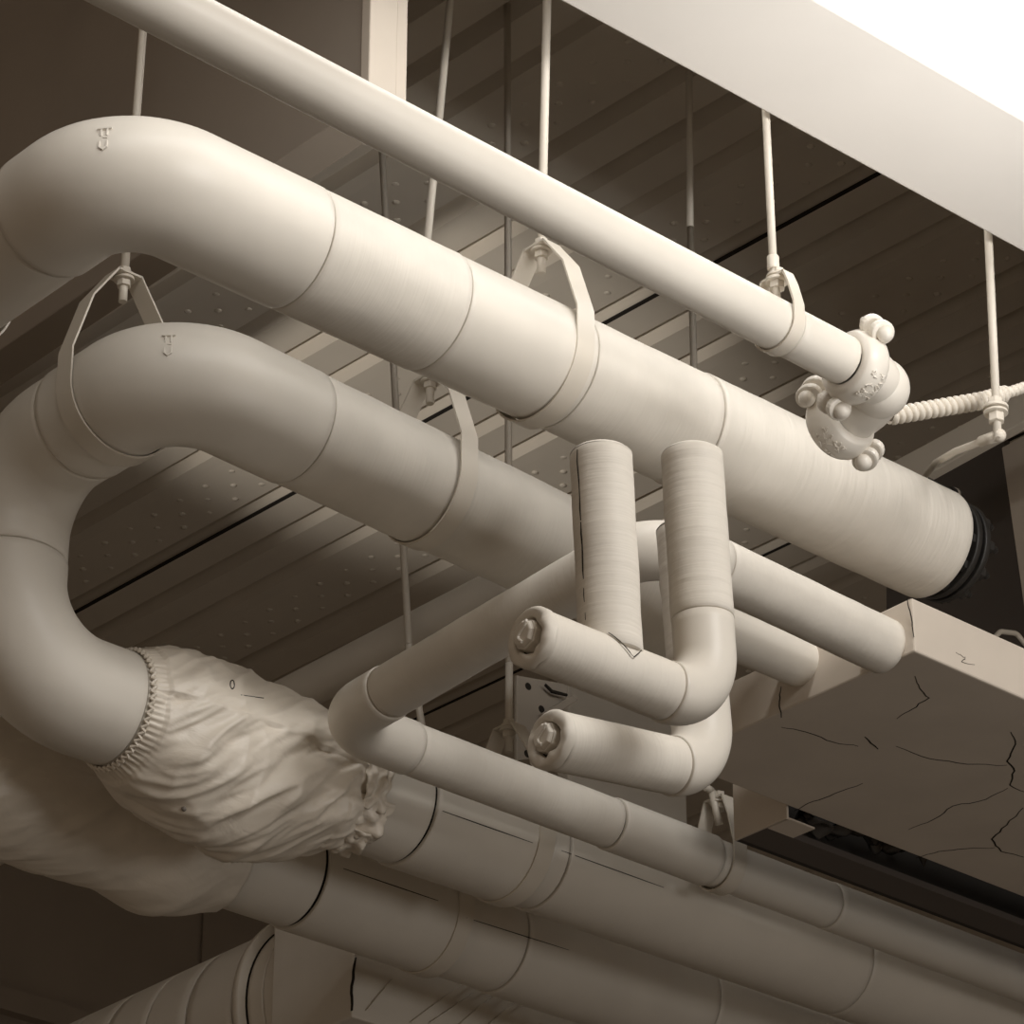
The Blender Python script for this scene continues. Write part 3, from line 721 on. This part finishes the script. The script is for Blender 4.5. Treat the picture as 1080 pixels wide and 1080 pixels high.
# ------------------------------------------------------------------ grooved couplings at the end of the slim pipe
ec = P(885, 378, y=4.91)
tv = thing('grooved_coupling', ec, 'bulbous cast pipe coupling with rounded bolt heads at the end of the slim bright pipe', 'coupling')
def housing(name, c, axis, R, wd, lug_dir, seed):
    c = Vector(c); z = Vector(axis).normalized(); lug = Vector(lug_dir); lug = (lug-z*lug.dot(z)).normalized(); oth = z.cross(lug)
    if oth.dot(CAM-c) > 0: oth = -oth
    mb = MB(); mb.lathe(c, z, [(-wd/2, R*.70), (-wd/2, R*.93), (-wd*.42, R*1.0), (-wd*.25, R*1.10), (0, R*1.14), (wd*.25, R*1.10), (wd*.42, R*1.0), (wd/2, R*.93), (wd/2, R*.70)], 48, lug)
    ho = mb.build(name, CAST, tv)
    for s_ in (1, -1):
        lc = c+lug*s_*R*1.28
        for q in (1, -1):
            mb = MB(); b0 = lc+oth*q*.010
            # lug: flattened ear
            n = 20; prof = []
            for k in range(n):
                a = 2*PI*k/n; prof.append(b0+lug*s_*(math.cos(a)*R*.36)+z*(math.sin(a)*wd*.46))
            mb.prism(prof, oth*q*.020)
            mb.build('bolt_lug', CAST, ho, bevel=.006)
        mb = MB(); mb.cyl(lc-oth*.03, lc+oth*.062, .0085, 14); mb.cyl(lc+oth*.030, lc+oth*.046, .015, 6); mb.build('bolt', CAST, ho, bevel=.001)
        mb = MB(); mb.sphere(lc-oth*.034, .021, 1, 1, 1, 18, 10); mb.build('bolt_head', CAST, ho)
    # raised cast lettering, illegible texture
    mb = MB(); vd = (CAM-c).normalized(); vd = (vd-z*vd.dot(z)).normalized(); rnd = random.Random(seed); base = math.atan2(vd.dot(oth), vd.dot(lug))
    for k in range(46):
        a = base+rnd.uniform(-.42, .42)-.25; d = lug*math.cos(a)+oth*math.sin(a); zz = rnd.uniform(-.28, .28)*wd
        p = c+d*R*1.13+z*zz; t1_ = (z*rnd.uniform(-1, 1)+d.cross(z)*rnd.uniform(-1, 1)).normalized()*rnd.uniform(.003, .006)
        mb.cyl(p-t1_, p+t1_, .0016, 6)
    mb.build('cast_texture', CAST, ho)
    return ho
cR = .080
k1 = ec+Vector((.055, 0, -.002))
dn = Vector((0, 0, 1))
housing('coupling_housing', k1, (1, 0, 0), cR, .074, (0, -.72, .70), 4)
# elbow turning from +X to +Y with a ball-like back
pe = path([k1+Vector((.02, 0, 0)), k1+Vector((.125, 0, -.005)), k1+Vector((.125, .16, -.03))], .095)
mb = MB(); sweep(mb, pe, 0, pe[-1][0], .064, n=40, lip=.02)
mb.sphere(k1+Vector((.105, .025, -.005)), .074, 1, 1, 1, 32, 20); mb.build('elbow_fitting', CAST, tv)
k2 = k1+Vector((.118, .165, -.035))
housing('coupling_housing', k2, (.05, 1, -.1), cR, .080, (-.75, 0, .55), 8)
mb = MB(); mb.sphere(k2+Vector((0, .02, 0)), .062, 1, .55, 1, 32, 16); mb.build('end_cap', CAST, tv)

# armoured flexible conduit from the coupling to the far rod
ca_ = P(938, 439, y=5.10); cb_ = P(1040, 422, y=5.02); cc_ = P(1100, 402, y=5.02)
tf = thing('flexible_conduit', ca_, 'coiled flexible conduit leading right from the cast coupling', 'conduit')
pts = [ca_.lerp(cb_, k/20) + Vector((0, 0, -.006*math.sin(PI*k/20))) for k in range(20)]+[cb_.lerp(cc_, k/8) for k in range(9)]
n_ring = 22; mb = MB()
tot = (cc_-ca_).length; pf = path([ca_, cb_, cc_], .3, .01)
def rad(s):
    ph = (s % .0205)/.0205; return .012+.0115*math.sqrt(max(0, math.sin(PI*ph)))
o_ = 0; ns = 1300; x = Vector((0, 0, 1)); sm = pf[-1][0]
for i in range(ns+1):
    s_ = sm*i/ns; c, t = at(pf, s_); xx = (Vector((0, 0, 1))-t*t.z).normalized(); yy = t.cross(xx)
    for k in range(20):
        a = 2*PI*k/20; sl = s_+.004*math.sin(a+.5); rr = rad(sl) if s_ < sm*.68 else .6*rad(sl)+.001
        mb.v.append(c+(xx*math.cos(a)+yy*math.sin(a))*rr)
for i in range(ns):
    for k in range(20): mb.f.append([i*20+k, i*20+(k+1) % 20, (i+1)*20+(k+1) % 20, (i+1)*20+k])
mb.build('conduit_coil', METAL, tf)

# far right rod with its washer and nuts
yr = 4.945; a = P(1050, 432, y=yr); b = P(1042, 255, y=yr)
tr2 = thing('threaded_rod', a, 'hanging rod with washer and nut at the right edge, ending beside the coiled conduit', 'rod')
mb = MB(); mb.cyl(a+Vector((0, 0, -.082)), up_to(a, b), .0105, 14); mb.build('rod', METAL, tr2)
mb = MB(); mb.cyl(a, a+Vector((0, 0, .008)), .032, 28); mb.cyl(a+Vector((0, 0, -.012)), a+Vector((0, 0, -.006)), .03, 28); mb.build('washer', METAL, tr2, bevel=.001)
mb = MB(); mb.cyl(a+Vector((0, 0, -.012)), a+Vector((0, 0, -.036)), .021, 6); mb.build('nut', METAL, tr2, bevel=.002)
mb = MB(); mb.cyl(a+Vector((0, 0, .01)), a+Vector((0, 0, .03)), .019, 6); mb.build('nut', METAL, tr2, bevel=.002)
# thin curved tube from the rod
e0 = P(1054, 459, y=yr); pts = [e0, P(1035, 466, y=5.02), P(1008, 476, y=5.3), P(987, 488, y=5.65), P(976, 502, y=5.93)]
tt = thing('thin_tube', e0, 'thin curved tube running down from the rod end to the black valve', 'tube')
mb = MB(); mb.cyl(pts[0], pts[1], .0145, 14); mb.sphere(pts[0], .017); mb.build('tube_fitting', METAL, tt)
pt_ = path(pts[1:], .12, .01); mb = MB(); sweep(mb, pt_, 0, pt_[-1][0], .0095, n=16, lip=.004); mb.build('tube_bend', METAL, tt)

# cross beam, dark panel, cabinet on the right
xb = 7.35
def cross(name, mat, pxs, x, thick, label, cat):
    mb = MB(); mb.prism([P(u, v, x=x) for u, v in pxs], (thick, 0, 0)); o = mb.build(name, mat, bevel=.003); return tag(o, label, cat)
cross('steel_cross_beam', METAL, [(860, 531), (1200, 348), (1200, 378), (860, 566)], xb, .04, 'steel beam rising to the right edge behind the coiled conduit', 'beam')
mb = MB(); mb.prism([P(u, v, x=7.75) for u, v in ((935, 512), (1058, 462), (1084, 650), (1086, 760), (935, 760))], (.03, 0, 0))
o = mb.build('dark_equipment_panel', DARKP); tag(o, 'dark steel panel behind the blunt right end of the upper thick pipe', 'panel')
mb = MB(); mb.prism([P(u, v, x=7.70) for u, v in ((1056, 472), (1300, 340), (1300, 800), (1088, 700))], (.25, 0, 0))
o = mb.build('pale_cabinet', PLASTER, bevel=.004); tag(o, 'pale flat cabinet side at the right frame edge beside the dark panel', 'cabinet')
# black flange with bolts at the end of P1
tb = thing('bolted_flange', (6.8, p1y, zP), 'black bolted flange just past the blunt end of the upper thick pipe', 'flange')
mb = MB(); mb.cyl((6.555, p1y, zP), (6.62, p1y, zP), .085, 40); mb.cyl((6.58, p1y, zP), (6.60, p1y, zP), .142, 48); mb.cyl((6.612, p1y, zP), (6.632, p1y, zP), .142, 48); mb.build('flange_body', BLACK, tb, bevel=.003)
for k in range(10):
    a = 2*PI*(k+.3)/10; cy, cz = p1y+.118*math.cos(a), zP+.118*math.sin(a)
    mb = MB(); mb.cyl((6.565, cy, cz), (6.67, cy, cz), .011, 12); mb.cyl((6.570, cy, cz), (6.58, cy, cz), .02, 6); mb.cyl((6.634, cy, cz), (6.652, cy, cz), .021, 6); mb.sphere((6.67, cy, cz), .011); mb.build('flange_bolt', BLACK, tb, bevel=.001)
# black valve with handle above it
v0 = P(972, 508, y=5.95); v1 = P(1000, 522, y=5.95)
tw = thing('black_valve', v0, 'small black valve with stubby body above the blunt end of the upper thick pipe', 'valve')
mb = MB(); mb.cyl(v0, v1, .020, 20); mb.cyl(v1, v1+(v1-v0)*.35, .027, 20); mb.build('valve_body', BLACK, tw, bevel=.003)
mb = MB(); mb.cyl(v1+(v1-v0)*.12, v1+(v1-v0)*.2, .029, 20); mb.build('valve_ring', ROUGHM, tw)
mb = MB(); mb.cyl(v0, v0+Vector((0, 0, -.09)), .010, 12); mb.cyl(v0+Vector((0, 0, -.05)), v0+Vector((.02, 0, -.09)), .014, 12); mb.build('valve_stem', BLACK, tw)
# small black cap standing behind P1's top edge
k = P(756, 420, y=5.83)+Vector((0, 0, -.02)); mb = MB(); mb.lathe(k, (0, 0, 1), [(0, 0.001), (0, .03), (.006, .034), (.045, .034), (.05, .03), (.05, .001)], 32)
o = mb.build('vent_head', BLACK); tag(o, 'small black round vent head poking up behind the upper edge of the thick pipe', 'vent')
# pale hose at the right edge over the duct
h0 = P(1048, 672, y=6.3); ps = [P(1046, 676, y=6.3), P(1055, 666, y=6.3), P(1072, 668, y=6.3), P(1090, 690, y=6.3)]
pf = path(ps, .03, .006); mb = MB(); sweep(mb, pf, 0, pf[-1][0], .008, n=14, lip=.003); o = mb.build('hose_loop', METAL); tag(o, 'short pale hose loop over the top of the cracked duct at right edge', 'hose')
